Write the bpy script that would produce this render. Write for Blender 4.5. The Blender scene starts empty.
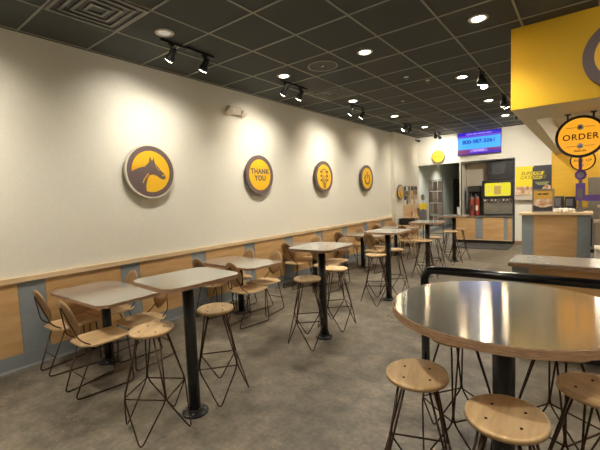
import bpy, bmesh, math, random
from mathutils import Vector, Matrix
R = math.radians
scene = bpy.context.scene
COL = scene.collection
random.seed(4)

# ---------------------------------------------------------------- materials
def lin(c):
    return tuple(((v/255)/12.92 if v/255 <= .04045 else ((v/255+.055)/1.055)**2.4) for v in c) + (1,)

def base_mat(name, rgb, rough=.6, metal=0, spec=.5):
    m = bpy.data.materials.new(name); m.use_nodes = True
    b = m.node_tree.nodes['Principled BSDF']
    b.inputs['Base Color'].default_value = lin(rgb)
    b.inputs['Roughness'].default_value = rough
    b.inputs['Metallic'].default_value = metal
    b.inputs['Specular IOR Level'].default_value = spec
    return m

def nodes(m):
    return m.node_tree.nodes, m.node_tree.links, m.node_tree.nodes['Principled BSDF']

def noisy(name, rgb1, rgb2, scale=4, stretch=(1,1,1), rough=.6, metal=0, bump=0, detail=4, rr=0, spec=.5, lo=.3, hi=.7):
    m = base_mat(name, rgb1, rough, metal, spec); n, l, b = nodes(m)
    tc = n.new('ShaderNodeTexCoord'); mp = n.new('ShaderNodeMapping'); mp.inputs['Scale'].default_value = stretch
    no = n.new('ShaderNodeTexNoise'); no.inputs['Scale'].default_value = scale; no.inputs['Detail'].default_value = detail
    cr = n.new('ShaderNodeValToRGB'); cr.color_ramp.elements[0].position = lo; cr.color_ramp.elements[1].position = hi
    cr.color_ramp.elements[0].color = lin(rgb1); cr.color_ramp.elements[1].color = lin(rgb2)
    l.new(tc.outputs['Object'], mp.inputs[0]); l.new(mp.outputs[0], no.inputs[0]); l.new(no.outputs[0], cr.inputs[0])
    l.new(cr.outputs[0], b.inputs['Base Color'])
    if bump:
        bp = n.new('ShaderNodeBump'); bp.inputs['Strength'].default_value = bump; bp.inputs['Distance'].default_value = .002
        l.new(no.outputs[0], bp.inputs['Height']); l.new(bp.outputs[0], b.inputs['Normal'])
    if rr:
        mr = n.new('ShaderNodeMapRange'); mr.inputs['To Min'].default_value = rough-rr; mr.inputs['To Max'].default_value = rough+rr
        l.new(no.outputs[0], mr.inputs[0]); l.new(mr.outputs[0], b.inputs['Roughness'])
    return m

def emit(name, rgb, strength):
    m = base_mat(name, rgb if strength > 2 else (8,8,8), .5)
    strength *= 1 if strength > 2 else .5
    b = m.node_tree.nodes['Principled BSDF']
    b.inputs['Emission Color'].default_value = lin(rgb); b.inputs['Emission Strength'].default_value = strength
    return m

M = {}
M['wall'] = noisy('cream_paint', (232,227,212), (236,231,217), 30, rough=.75, bump=.05)
M['cream2'] = base_mat('cream_gloss_paint', (222,212,186), .55)
M['hall'] = noisy('grey_hall_paint', (166,170,163), (174,178,171), 8, rough=.6)
M['ceil'] = noisy('dark_ceiling_tile', (66,67,63), (73,74,70), 90, rough=.85, bump=.3)
M['grid'] = base_mat('ceiling_grid_paint', (150,147,135), .5)
M['kceil'] = noisy('kitchen_ceiling_tile', (205,198,180), (212,205,188), 60, rough=.8)
M['yellow'] = base_mat('yellow_paint', (232,184,14), .6)
M['ply'] = noisy('birch_plywood', (208,178,136), (228,202,162), 3, (1,1,9), .5, bump=.03, detail=8, rr=.06)
M['ply_h'] = noisy('birch_panel', (188,146,94), (210,171,119), 2.2, (1,1,7), .5, bump=.03, detail=8, lo=.25, hi=.75)
M['chairback'] = noisy('darker_birch_back', (150,116,80), (182,146,106), 3.5, (10,1.2,1), .42, bump=.03, detail=8, rr=.06)  # chair backs in a darker brown birch than the seats
M['seat'] = noisy('clear_coated_birch', (200,162,114), (228,196,150), 3.5, (10,1.2,1), .42, bump=.03, detail=8, rr=.06)
M['edge'] = noisy('plywood_edge', (136,102,76), (180,146,114), 40, (.5,.5,6), .55, detail=3)
M['bluegrey'] = noisy('blue_grey_laminate', (134,141,144), (141,148,151), 12, rough=.5)
M['base'] = base_mat('grey_cove_base', (130,135,137), .45)
M['black'] = noisy('black_powder_coat', (22,22,23), (30,30,31), 60, rough=.38, bump=.05)
M['blackg'] = base_mat('black_gloss_enamel', (14,14,16), .16)
M['wire'] = base_mat('bronze_wire', (70,52,40), .35, .75)
M['screw'] = base_mat('dark_screw', (58,44,34), .4, .8)
M['signgrey'] = base_mat('sign_mauve_grey', (108,90,88), .55)
M['signyellow'] = base_mat('sign_yellow', (246,190,40), .5)
M['signcream'] = base_mat('sign_cream_edge', (225,215,195), .5)
M['white'] = base_mat('white_plastic', (232,230,224), .4)
M['paper'] = base_mat('white_paper', (235,230,220), .8)
M['red'] = noisy('red_cup_sleeve', (160,66,52), (138,54,42), 20, rough=.4)
M['purple'] = base_mat('purple_paint', (104,78,150), .45)
M['greymetal'] = base_mat('grey_metal', (120,118,125), .4, .3)
M['steel'] = noisy('satin_steel', (168,165,158), (180,177,170), 6, (1,30,1), .34, .9)
M['poster_y'] = base_mat('poster_yellow', (238,214,40), .5)
M['poster_d'] = base_mat('poster_charcoal', (52,54,62), .5)
M['dark'] = base_mat('dark_plastic', (40,38,38), .45)
M['darkgrey'] = base_mat('charcoal_panel', (72,72,72), .4)
M['packet2'] = base_mat('dark_packet', (96,86,78), .5)
M['brownbag'] = noisy('brown_bag', (112,100,90), (140,128,114), 14, rough=.7)
M['tan'] = noisy('tan_bag', (196,150,100), (225,190,145), 12, rough=.6)
M['taupe'] = base_mat('taupe_laminate', (196,184,166), .45)
M['mat'] = noisy('dark_rubber_mat', (52,54,55), (62,64,65), 60, rough=.7)
M['food'] = noisy('printed_food_photo', (150,90,50), (235,215,185), 9, rough=.45, detail=6)
M['food2'] = noisy('printed_food_photo_dark', (60,44,34), (190,140,70), 7, rough=.45, detail=6)
M['lens'] = emit('lamp_lens', (255,246,228), 14)
M['lensdim'] = emit('dim_lamp_lens', (230,214,190), .5)
M['order'] = emit('backlit_amber', (255,172,40), .9)
M['speakergrille'] = base_mat('speaker_grille_cloth', (84,82,75), .8)
M['ventslat'] = base_mat('vent_slat', (122,120,110), .5)
M['chrome'] = base_mat('chrome', (200,200,200), .1, 1)

def wood_mat(key, axis):
    pass

# brushed steel tabletops
def brushed(name, rough, col=(226,225,220), tangent=(-.25,.968,0), metal=.75):
    m = base_mat(name, col, rough, metal); n, l, b = nodes(m)
    b.inputs['Anisotropic'].default_value = .95
    cx = n.new('ShaderNodeCombineXYZ')
    for i in range(3): cx.inputs[i].default_value = tangent[i]
    l.new(cx.outputs[0], b.inputs['Tangent'])
    tc = n.new('ShaderNodeTexCoord')
    n2 = n.new('ShaderNodeTexNoise'); n2.inputs['Scale'].default_value = 5; n2.inputs['Detail'].default_value = 5
    mr = n.new('ShaderNodeMapRange'); mr.inputs['To Min'].default_value = rough*.8; mr.inputs['To Max'].default_value = rough*1.25
    l.new(tc.outputs['Object'], n2.inputs[0]); l.new(n2.outputs[0], mr.inputs[0]); l.new(mr.outputs[0], b.inputs['Roughness'])
    return m
M['top'] = brushed('brushed_steel_top', .13)
M['rtop'] = brushed('polished_round_steel_top', .12, (222,220,214), metal=.9)
M['ctop'] = brushed('steel_counter_top', .25)

# polished concrete floor
def floor_mat():
    m = base_mat('polished_concrete', (120,108,92), .4); n, l, b = nodes(m)
    tc = n.new('ShaderNodeTexCoord')
    def noise(s, d):
        x = n.new('ShaderNodeTexNoise'); x.inputs['Scale'].default_value = s; x.inputs['Detail'].default_value = d
        l.new(tc.outputs['Object'], x.inputs[0]); return x
    a = noise(1.3, 10); cr = n.new('ShaderNodeValToRGB')
    cr.color_ramp.elements[0].position = .3; cr.color_ramp.elements[0].color = lin((76,69,58))
    cr.color_ramp.elements[1].position = .66; cr.color_ramp.elements[1].color = lin((122,113,98))
    l.new(a.outputs[0], cr.inputs[0])
    f = noise(28, 6); mx = n.new('ShaderNodeMix'); mx.data_type = 'RGBA'; mx.blend_type = 'OVERLAY'; mx.inputs[0].default_value = .6
    l.new(cr.outputs[0], mx.inputs[6]); l.new(f.outputs[0], mx.inputs[7])
    h = noise(6.5, 8); hr = n.new('ShaderNodeMapRange'); hr.inputs['From Min'].default_value = .35; hr.inputs['From Max'].default_value = .65; hr.inputs['To Min'].default_value = .72; hr.inputs['To Max'].default_value = 1.25
    l.new(h.outputs[0], hr.inputs[0]); sc = n.new('ShaderNodeVectorMath'); sc.operation = 'SCALE'; l.new(mx.outputs[2], sc.inputs[0]); l.new(hr.outputs[0], sc.inputs['Scale'])
    # pale specks
    v = n.new('ShaderNodeTexVoronoi'); v.inputs['Scale'].default_value = 26; l.new(tc.outputs['Object'], v.inputs['Vector'])
    lt = n.new('ShaderNodeMath'); lt.operation = 'LESS_THAN'; lt.inputs[1].default_value = .17; l.new(v.outputs['Distance'], lt.inputs[0])
    g = noise(1.7, 3); gt = n.new('ShaderNodeMath'); gt.operation = 'GREATER_THAN'; gt.inputs[1].default_value = .54; l.new(g.outputs[0], gt.inputs[0])
    mu = n.new('ShaderNodeMath'); mu.operation = 'MULTIPLY'; l.new(lt.outputs[0], mu.inputs[0]); l.new(gt.outputs[0], mu.inputs[1])
    mu2 = n.new('ShaderNodeMath'); mu2.operation = 'MULTIPLY'; mu2.inputs[1].default_value = .28; l.new(mu.outputs[0], mu2.inputs[0])
    m2 = n.new('ShaderNodeMix'); m2.data_type = 'RGBA'; m2.inputs[7].default_value = lin((180,170,150))
    l.new(mu2.outputs[0], m2.inputs[0]); l.new(sc.outputs[0], m2.inputs[6])
    # cracks
    w = noise(1.6, 6); ad = n.new('ShaderNodeVectorMath'); ad.operation = 'MULTIPLY_ADD'; ad.inputs[1].default_value = (.9,.9,0)
    l.new(w.outputs['Color'], ad.inputs[0]); l.new(tc.outputs['Object'], ad.inputs[2])
    vc = n.new('ShaderNodeTexVoronoi'); vc.feature = 'DISTANCE_TO_EDGE'; vc.inputs['Scale'].default_value = .33; l.new(ad.outputs[0], vc.inputs['Vector'])
    lc = n.new('ShaderNodeMath'); lc.operation = 'LESS_THAN'; lc.inputs[1].default_value = .0016; l.new(vc.outputs['Distance'], lc.inputs[0])
    lc2 = n.new('ShaderNodeMath'); lc2.operation = 'MULTIPLY'; lc2.inputs[1].default_value = .7; l.new(lc.outputs[0], lc2.inputs[0])
    m3 = n.new('ShaderNodeMix'); m3.data_type = 'RGBA'; m3.inputs[7].default_value = lin((62,54,44))
    l.new(lc2.outputs[0], m3.inputs[0]); l.new(m2.outputs[2], m3.inputs[6])
    l.new(m3.outputs[2], b.inputs['Base Color'])
    mr = n.new('ShaderNodeMapRange'); mr.inputs['To Min'].default_value = .28; mr.inputs['To Max'].default_value = .6
    l.new(a.outputs[0], mr.inputs[0]); l.new(mr.outputs[0], b.inputs['Roughness'])
    bp = n.new('ShaderNodeBump'); bp.inputs['Strength'].default_value = .15; bp.inputs['Distance'].default_value = .003
    l.new(f.outputs[0], bp.inputs['Height']); l.new(bp.outputs[0], b.inputs['Normal'])
    return m
M['floor'] = floor_mat()

# yellow kitchen wall tile
def tile_mat():
    m = base_mat('yellow_wall_tile', (240,190,40), .3); n, l, b = nodes(m)
    tc = n.new('ShaderNodeTexCoord'); mp = n.new('ShaderNodeMapping'); mp.inputs['Rotation'].default_value = (R(90),0,0)
    br = n.new('ShaderNodeTexBrick'); br.inputs['Scale'].default_value = 1
    br.inputs['Color1'].default_value = lin((226,180,66)); br.inputs['Color2'].default_value = lin((222,176,62)); br.inputs['Mortar'].default_value = lin((212,168,64))
    br.inputs['Brick Width'].default_value = .3; br.inputs['Row Height'].default_value = .12; br.inputs['Mortar Size'].default_value = .004
    l.new(tc.outputs['Object'], mp.inputs[0]); l.new(mp.outputs[0], br.inputs[0]); l.new(br.outputs[0], b.inputs['Base Color'])
    return m
M['ytile'] = tile_mat()

# soda screen picture (yellow with small coloured fruit-like spots)
def screen_mat():
    m = base_mat('drink_screen', (240,220,20), .3); n, l, b = nodes(m)
    tc = n.new('ShaderNodeTexCoord'); v = n.new('ShaderNodeTexVoronoi'); v.inputs['Scale'].default_value = 13
    l.new(tc.outputs['Object'], v.inputs['Vector'])
    cr = n.new('ShaderNodeValToRGB'); e = cr.color_ramp.elements
    e[0].position = .0; e[0].color = lin((110,110,30)); e[1].position = .6; e[1].color = lin((250,232,20))
    x = e.new(.25); x.color = lin((240,225,120))
    l.new(v.outputs['Distance'], cr.inputs[0]); l.new(cr.outputs[0], b.inputs['Emission Color']); l.new(cr.outputs[0], b.inputs['Base Color'])
    b.inputs['Emission Strength'].default_value = .42; l.remove(b.inputs['Base Color'].links[0]); b.inputs['Base Color'].default_value = (.01,.01,.01,1)
    return m
M['screen'] = screen_mat()

# ---------------------------------------------------------------- geometry helpers
class MB:
    def __init__(s): s.bm = bmesh.new()
    def _add(s, vs, fs, smooth=False):
        v = [s.bm.verts.new(p) for p in vs]
        for f in fs:
            try:
                q = s.bm.faces.new([v[i] for i in f]); q.smooth = smooth
            except ValueError: pass
        return s
    def box(s, x0, x1, y0, y1, z0, z1, bev=0):
        if bev:
            t = bmesh.new(); bmesh.ops.create_cube(t, size=1)
            bmesh.ops.scale(t, vec=(x1-x0, y1-y0, z1-z0), verts=t.verts)
            bmesh.ops.translate(t, vec=((x0+x1)/2, (y0+y1)/2, (z0+z1)/2), verts=t.verts)
            bmesh.ops.bevel(t, geom=t.edges[:], offset=bev, segments=2, affect='EDGES', profile=.7)
            return s._merge(t)
        return s._add([(x0,y0,z0),(x1,y0,z0),(x1,y1,z0),(x0,y1,z0),(x0,y0,z1),(x1,y0,z1),(x1,y1,z1),(x0,y1,z1)],
                      [(0,3,2,1),(4,5,6,7),(0,1,5,4),(1,2,6,5),(2,3,7,6),(3,0,4,7)])
    def _merge(s, t, smooth=False):
        t.verts.ensure_lookup_table(); t.verts.index_update()
        s._add([v.co.copy() for v in t.verts], [[v.index for v in f.verts] for f in t.faces], smooth); t.free(); return s
    def tube(s, pts, r, seg=8, closed=False, cap=True):
        pts = [Vector(p) for p in pts]; n = len(pts); rings = []
        up = None
        for i, p in enumerate(pts):
            if closed: d = (pts[(i+1) % n]-pts[i-1]).normalized()
            else:
                a = pts[max(i-1,0)]; b = pts[min(i+1,n-1)]; d = (b-a).normalized()
            if up is None:
                up = Vector((0,0,1)) if abs(d.z) < .9 else Vector((1,0,0))
            u = (up - d*up.dot(d)).normalized(); w = d.cross(u); up = u
            rr = r[i] if isinstance(r, (list, tuple)) else r
            rings.append([p+u*math.cos(2*math.pi*k/seg)*rr+w*math.sin(2*math.pi*k/seg)*rr for k in range(seg)])
        vs = [q for g in rings for q in g]; fs = []
        m = n if closed else n-1
        for i in range(m):
            j = (i+1) % n
            for k in range(seg):
                fs.append((i*seg+k, i*seg+(k+1) % seg, j*seg+(k+1) % seg, j*seg+k))
        s._add(vs, fs, True)
        if cap and not closed:
            s._add(rings[0][::-1], [tuple(range(seg))]); s._add(rings[-1], [tuple(range(seg))])
        return s
    def lathe(s, prof, c=(0,0,0), seg=32, axis='z', smooth=False):
        vs = []; fs = []
        for r, z in prof:
            for k in range(seg):
                a = 2*math.pi*k/seg; x, y = r*math.cos(a), r*math.sin(a)
                p = (x, y, z) if axis == 'z' else ((z, x, y) if axis == 'x' else (x, z, y))
                vs.append((c[0]+p[0], c[1]+p[1], c[2]+p[2]))
        n = len(prof)
        for i in range(n-1):
            for k in range(seg):
                fs.append((i*seg+k, i*seg+(k+1) % seg, (i+1)*seg+(k+1) % seg, (i+1)*seg+k))
        s._add(vs, fs, smooth)
        if prof[0][0] > 1e-6: s._add(vs[:seg][::-1], [tuple(range(seg))])
        if prof[-1][0] > 1e-6: s._add(vs[-seg:], [tuple(range(seg))])
        return s
    def prism(s, poly, z0, z1, f=None):
        # poly in (u, v); f maps (u, v, w) to a point
        f = f or (lambda u, v, w: (u, v, w))
        n = len(poly)
        vs = [f(u, v, z0) for u, v in poly]+[f(u, v, z1) for u, v in poly]
        fs = [tuple(range(n))[::-1], tuple(range(n, 2*n))]+[(i, (i+1) % n, n+(i+1) % n, n+i) for i in range(n)]
        return s._add(vs, fs)
    def build(s, name, mat, parent=None, loc=None, fix=True):
        if fix:
            bmesh.ops.remove_doubles(s.bm, verts=s.bm.verts, dist=1e-6)
            bmesh.ops.recalc_face_normals(s.bm, faces=s.bm.faces)
        me = bpy.data.meshes.new(name); s.bm.to_mesh(me); s.bm.free()
        me.materials.append(mat)
        o = bpy.data.objects.new(name, me); COL.objects.link(o)
        if parent: o.parent = parent
        if loc: o.location = loc
        return o

def empty(name, loc=(0,0,0), rz=0):
    o = bpy.data.objects.new(name, None); COL.objects.link(o)
    o.location = loc; o.rotation_euler = (0,0,rz); o.empty_display_size = .1
    return o
def tag(o, label, cat, group=None):
    o['label'] = label; o['category'] = cat
    if group: o['group'] = group
    return o
def struct(o):
    o['kind'] = 'structure'; return o
def copy_tree(o, parent=None):
    c = o.copy(); COL.objects.link(c)
    if parent: c.parent = parent
    for ch in list(o.children): copy_tree(ch, c)
    return c
def fillet(pts, r, n=5, closed=False):
    pts = [Vector(p) for p in pts]; out = []; N = len(pts)
    for i, p in enumerate(pts):
        if not closed and i in (0, N-1): out.append(p); continue
        a, b = pts[i-1], pts[(i+1) % N]
        da, db = (a-p), (b-p); k = min(r, da.length*.45, db.length*.45)
        A, B = p+da.normalized()*k, p+db.normalized()*k
        for j in range(n+1):
            t = j/n; out.append(A*(1-t)**2+p*2*t*(1-t)+B*t*t)
    return out
def round_rect(x0, x1, y0, y1, r, n=6):
    out = []
    for cx, cy, a0 in ((x1-r,y1-r,0),(x0+r,y1-r,90),(x0+r,y0+r,180),(x1-r,y0+r,270)):
        for k in range(n+1):
            a = R(a0+90*k/n); out.append((cx+r*math.cos(a), cy+r*math.sin(a)))
    return out
def disc(cx, cy, r, n=48, ry=None):
    ry = ry or r
    return [(cx+r*math.cos(2*math.pi*k/n), cy+ry*math.sin(2*math.pi*k/n)) for k in range(n)]
def ring_mb(mb, cx, cy, r0, r1, z0, z1, f, n=64):
    vs = []; fs = []
    for k in range(n):
        a = 2*math.pi*k/n; c, s_ = math.cos(a), math.sin(a)
        for r, z in ((r0,z0),(r1,z0),(r1,z1),(r0,z1)): vs.append(f(cx+r*c, cy+r*s_, z))
    for k in range(n):
        a, b = k*4, ((k+1) % n)*4
        for i in range(4):
            j = (i+1) % 4; fs.append((a+i, a+j, b+j, b+i))
    mb._add(vs, fs); return mb
def stroke(mb, pts, w, z0, z1, f):
    for (x0,y0),(x1,y1) in zip(pts, pts[1:]):
        dx, dy = x1-x0, y1-y0; L = math.hypot(dx,dy) or 1; nx, ny = -dy/L*w/2, dx/L*w/2
        ex, ey = dx/L*w*.25, dy/L*w*.25
        mb.prism([(x0+nx-ex,y0+ny-ey),(x0-nx-ex,y0-ny-ey),(x1-nx+ex,y1-ny+ey),(x1+nx+ex,y1+ny+ey)], z0, z1, f)
def frame_xneg(o):   # plane facing +x (left wall): u -> +y, v -> +z, w -> +x
    return lambda u, v, w: (o[0]+w, o[1]+u, o[2]+v)
def frame_yneg(o):   # plane facing -y: u -> +x, v -> +z, w -> -y
    return lambda u, v, w: (o[0]+u, o[1]-w, o[2]+v)
def text_obj(name, body, size, mat, parent, fr, w, u=0, v=0, bold=0, spacing=1, line=1, width=1, italic=0):
    c = bpy.data.curves.new(name, 'FONT'); c.body = body; c.size = size; c.align_x = 'CENTER'; c.align_y = 'CENTER'
    c.extrude = .0015; c.offset = bold; c.space_character = spacing; c.space_line = line; c.shear = italic; c.resolution_u = 3
    t = bpy.data.objects.new(name, c); COL.objects.link(t)
    dg = bpy.context.evaluated_depsgraph_get()
    me = bpy.data.meshes.new_from_object(t.evaluated_get(dg))
    bpy.data.objects.remove(t); bpy.data.curves.remove(c)
    for q in me.vertices:
        q.co = Vector(fr(u+q.co.x*width, v+q.co.y, w+q.co.z))
    me.materials.clear(); me.materials.append(mat); me.name = name
    o = bpy.data.objects.new(name, me); COL.objects.link(o); o.parent = parent
    return o

# ---------------------------------------------------------------- room
XW, XC, YB, ZC = -4.52, -4.40, 12.2, 3.37
X1, Y0 = 4.2, -3.0
struct(MB().box(-5.2, X1+.1, Y0-.1, 21, -.12, 0).build('floor', M['floor']))
struct(MB().box(XW-.15, XW, Y0, 10.3, 0, ZC).build('wall_left', M['wall']))
struct(MB().box(XW-.15, XC, 10.3, YB+.1, 0, ZC).build('wall_left_chase', M['wall']))
struct(MB().box(XW-.15, X1+.1, Y0-.12, Y0, 0, ZC).build('wall_rear', M['wall']))
struct(MB().box(X1, X1+.12, Y0, 12.9, 0, ZC).build('wall_right', M['wall']))
# ceiling with the kitchen left open above its own lower ceiling
struct(MB().box(XW-.15, X1+.1, Y0-.1, 12.9, ZC, ZC+.1).build('ceiling', M['ceil']))
g = MB()
x = -3.167-.65*2
while x < X1:
    g.box(x-.010, x+.010, Y0, YB, ZC-.005, ZC+.001); x += .65
y = 2.017-.655*8
while y < YB:
    g.box(XW, X1, y-.010, y+.010, ZC-.005, ZC+.001); y += .655
struct(g.build('trim_1', M['grid'], fix=False))
# back wall: header over the hall, pier, drink alcove surround, right pier
w = MB()
w.box(XC-.05, -3.1, YB, YB+.14, 2.47, ZC)
w.box(-3.1, -3.04, YB, YB+.7, 0, ZC)
w.box(-3.04, -1.62, YB, YB+.7, 2.46, ZC)
w.box(-1.62, -.74, YB, YB+.7, 0, ZC)
w.box(-3.04, -1.62, YB+.62, YB+.7, 0, 2.46)
struct(w.build('wall_back', M['wall']))
struct(MB().box(-.74, X1, YB+.02, YB+.15, 0, ZC).build('wall_kitchen', M['ytile']))
a = MB()   # metal trim around the alcove
a.box(-3.06, -3.03, YB-.012, YB+.01, 0, 2.48); a.box(-1.63, -1.60, YB-.012, YB+.01, 0, 2.48); a.box(-3.03, -1.63, YB-.012, YB+.01, 2.45, 2.48)
struct(a.build('trim_2', M['darkgrey']))
# hall behind
h = MB()
h.box(-5.0, -4.85, YB+.14, 20, 0, 2.9); h.box(-3.1, -3.04, YB+.7, 20, 0, 2.9); h.box(-5.0, -3.04, 20, 20.1, 0, 2.9)
h.box(-4.85, XC-.05, YB+.1, YB+.14, 0, 2.9)
struct(h.build('wall_hall', M['hall']))
struct(MB().box(-5.0, -3.04, YB+.14, 20, 2.9, 3.0).build('ceiling_hall', M['kceil']))
struct(MB().box(-4.85, -4.83, YB+.14, 17.9, 0, .14).build('baseboard_hall', M['base']))
struct(MB().box(-4.85, -4.82, 18.0, 19.6, 0, 2.15).build('door_1', M['black']))
struct(MB().box(-1.60, -.76, YB-.015, YB, 0, .1).build('baseboard_back', M['edge']))

# left wall wainscot
pm = MB(); gm = MB()
ys = []
yc = 1.19-1.05*4
prev = Y0
while yc < 10.2:
    ya, yb = yc, min(yc+.24, 10.28)
    if ya > Y0:
        pm.box(XW, XW+.016, prev+.003, ya-.003, .15, .87); gm.box(XW, XW+.012, ya, yb, .15, .87); prev = yb
    yc += 1.045
pm.box(XW, XW+.016, prev, 10.28, .15, .87)
struct(pm.build('trim_3', M['ply_h'])); struct(gm.build('trim_4', M['bluegrey']))
struct(MB().box(XW, XW+.035, Y0, 10.29, .875, .925).build('trim_5', M['ply']))
b_ = MB(); b_.prism([(0,0),(.03,0),(.022,.02),(.016,.15),(0,.15)], Y0, 10.3, lambda u, v, w: (XW+u, w, v))
struct(b_.build('baseboard_left', M['base']))
struct(MB().box(XC, XC+.015, 10.3, YB, 0, .12).build('baseboard_chase', M['base']))

# yellow canopy above the order counter, the beam that runs back from it, and the kitchen ceiling
sx = -.68
struct(MB().box(sx, X1, 4.85, 4.87, 2.49, ZC-.002).build('wall_canopy', M['yellow']))
s_ = MB(); s_.box(sx+.002, X1, 4.87, 5.77, 2.49, ZC-.002); s_.box(sx+.002, -.52, 5.77, YB, 2.49, ZC-.002)
struct(s_.build('wall_canopy_beam', M['cream2']))
struct(MB().box(-.52, X1, 5.77, YB, 2.95, 3.0).build('ceiling_kitchen', M['kceil']))
k = MB()
xx = -.2
while xx < X1:
    k.box(xx-.012, xx+.012, 5.77, YB, 2.943, 2.951); xx += .61
yy = 6.1
while yy < YB:
    k.box(-.52, X1, yy-.012, yy+.012, 2.943, 2.951); yy += .61
struct(k.build('trim_6', M['signcream'], fix=False))

# ---------------------------------------------------------------- lights
WARM = (1, .94, .82)
def spot(parent, loc, target, power, size, blend, rad=.035, col=WARM):
    L = bpy.data.lights.new('lamp_light', 'SPOT'); L.energy = power; L.spot_size = R(size); L.spot_blend = blend
    L.shadow_soft_size = rad; L.color = col
    o = bpy.data.objects.new('lamp_light', L); COL.objects.link(o)
    o.parent = parent
    d = Vector(target)-Vector(loc)
    o.location = Vector(loc); o.rotation_euler = d.to_track_quat('-Z', 'Y').to_euler()
    return o
# recessed downlights
def downlight(x, y, label, power=55, lit=True, z=ZC):
    t = empty('recessed_light', (x, y, z)); tag(t, label, 'ceiling light', 'recessed ceiling lights')
    m = MB(); m.lathe([(.062,-.001),(.066,-.008),(.092,-.008),(.098,-.001)], seg=32, smooth=True); m.build('trim_ring', M['white'], t)
    m = MB(); m.lathe([(.0,-.003),(.062,-.003)], seg=32); m.build('lens', M['lens'] if lit else M['lensdim'], t)
    spot(t, (0,0,-.012), (0,0,-1), power, 120, .9, .05)
    return t
rows = ['nearest the camera', 'second from the camera', 'third from the camera', 'fourth from the camera', 'fifth and farthest']
names_wall = ['dim recessed light in the dark ceiling beside the nearest track light',
  'lit recessed light above the second track light along the wall',
  'lit recessed light above the third track light along the wall, by the square vent',
  'lit recessed light above the fourth track light along the wall',
  'lit recessed light farthest back along the wall row']
for i, yv in enumerate((2.36, 4.29, 6.31, 8.24, 10.25)):
    downlight(-3.49, yv, names_wall[i], 30 if i == 0 else 62, i > 0)
downlight(-2.19, 4.30, 'bright recessed light alone in the middle of the dark ceiling', 100)
for yv, nm in ((4.31, 'large bright recessed light nearest the yellow canopy, top of the picture'), (6.28, 'recessed light beside the yellow canopy, second in its row'),
               (8.30, 'recessed light beside the yellow canopy, third in its row'), (10.25, 'recessed light before the screen, farthest in its row')):
    downlight(-.9 if yv < 5 else -1.55, yv, nm, 80)
for xv, yv in ((-3.49,-1.6),(-3.49,.4),(-1.2,.4),(-1.2,-1.6),(1.2,.4),(1.2,2.4),(1.2,-1.6),(3.2,2.4),(3.2,-.6)):
    downlight(xv, yv, 'recessed light in the ceiling behind the camera', 85)
# track lights
def head(parent, loc, aim, power, size=105):
    """a small cylindrical spot head hanging from a stem; loc = pivot under the track"""
    p = Vector(loc); d = (Vector(aim)-p-parent.location).normalized()
    hd = MB(); hd.tube([p+Vector((0,0,.09)), p+Vector((0,0,.0))], .012, 8)
    hd.box(p.x-.014, p.x+.014, p.y-.03, p.y+.03, p.z+.085, p.z+.112)
    a0 = p-d*.06; a1 = p+d*.07
    hd.tube([a0-d*.015, a0, p+d*.01, p+d*.03, a1], [.018,.034,.036,.05,.054], 16)
    o = hd.build('lamp_head', M['black'], parent)
    ln = MB(); q = a1+d*.001; u = d.orthogonal().normalized(); v = d.cross(u)
    vs = [q+u*.046*math.cos(2*math.pi*k/20)+v*.046*math.sin(2*math.pi*k/20) for k in range(20)]
    vs2 = [c+d*.004 for c in vs]
    ln._add(vs+vs2, [tuple(range(20))[::-1], tuple(range(20,40))]+[(i,(i+1)%20,20+(i+1)%20,20+i) for i in range(20)])
    ln.build('lens', M['lens'], o)
    s = spot(o, a1+d*.012, a1+d*2, power, size, .95, .04)
    return o
def track(x, y0, y1, heads, label, tx=None):
    t = empty('track_light', (x, (y0+y1)/2, ZC)); tag(t, label, 'track light', 'black two-headed track lights')
    yy = (y1-y0)/2
    MB().box(-.012, .012, -yy, yy, -.026, -.004, .003).build('track', M['black'], t)
    MB().box(-.03, .03, -.045, .045, -.028, -.004, .004).build('mounting_plate', M['black'], t)
    for hy, aim, pw in heads: head(t, (0, hy-(y0+y1)/2, -.135), aim, pw)
    return t
PW = 22
track(-3.63, 2.40, 3.12, [(2.53,(XW,2.45,2.35),PW*1.05),(2.98,(XW,2.95,2.1),PW)], 'black track light with two heads nearest the camera, above the horse sign')
track(-3.63, 4.40, 5.02, [(4.48,(XW,4.55,2.35),PW),(4.86,(XW,4.95,2.1),PW)], 'black track light with two heads above the THANK YOU sign')
track(-3.63, 6.42, 7.04, [(6.52,(XW,6.55,2.35),PW),(6.95,(XW,6.95,2.1),PW)], 'black track light with two heads above the guitar sign')
track(-3.63, 9.05, 9.65, [(9.2,(XW,8.75,2.3),PW),(9.54,(XC,10.6,1.8),PW*.8)], 'black track light with two heads at the back, beyond the power symbol sign')
track(-3.50, 11.0, 11.7, [(11.2,(-3.8,YB,2.75),PW*1.3),(11.55,(-3.4,YB,2.85),PW)], 'small black track light by the back wall above its round yellow sign')
track(-3.63, .25, .95, [(.4,(XW,.3,2.3),PW),(.8,(XW,.9,2.2),PW)], 'black track light out of the picture above the near end of the wall')
track(-1.25, 6.0, 6.5, [(6.12,(-1.6,7.5,.5),PW*.9),(6.36,(-1.0,5.2,.6),PW*.9)], 'black track light beside the yellow canopy, nearer one')
track(-1.25, 7.9, 8.4, [(8.02,(-1.6,9.6,.5),PW*.9),(8.26,(-.5,8.8,.9),PW*.9)], 'black track light beside the yellow canopy, farther one')
track(-1.25, 9.75, 10.2, [(9.85,(-2.4,YB+.5,1.6),PW*4),(10.1,(-.9,YB,2.4),PW*.9)], 'black track light in front of the catering poster')
track(-.4, 2.6, 3.2, [(2.75,(-.2,4.85,2.5),10),(3.05,(.6,4.85,2.5),10)], 'black track light aimed at the yellow canopy')

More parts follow.
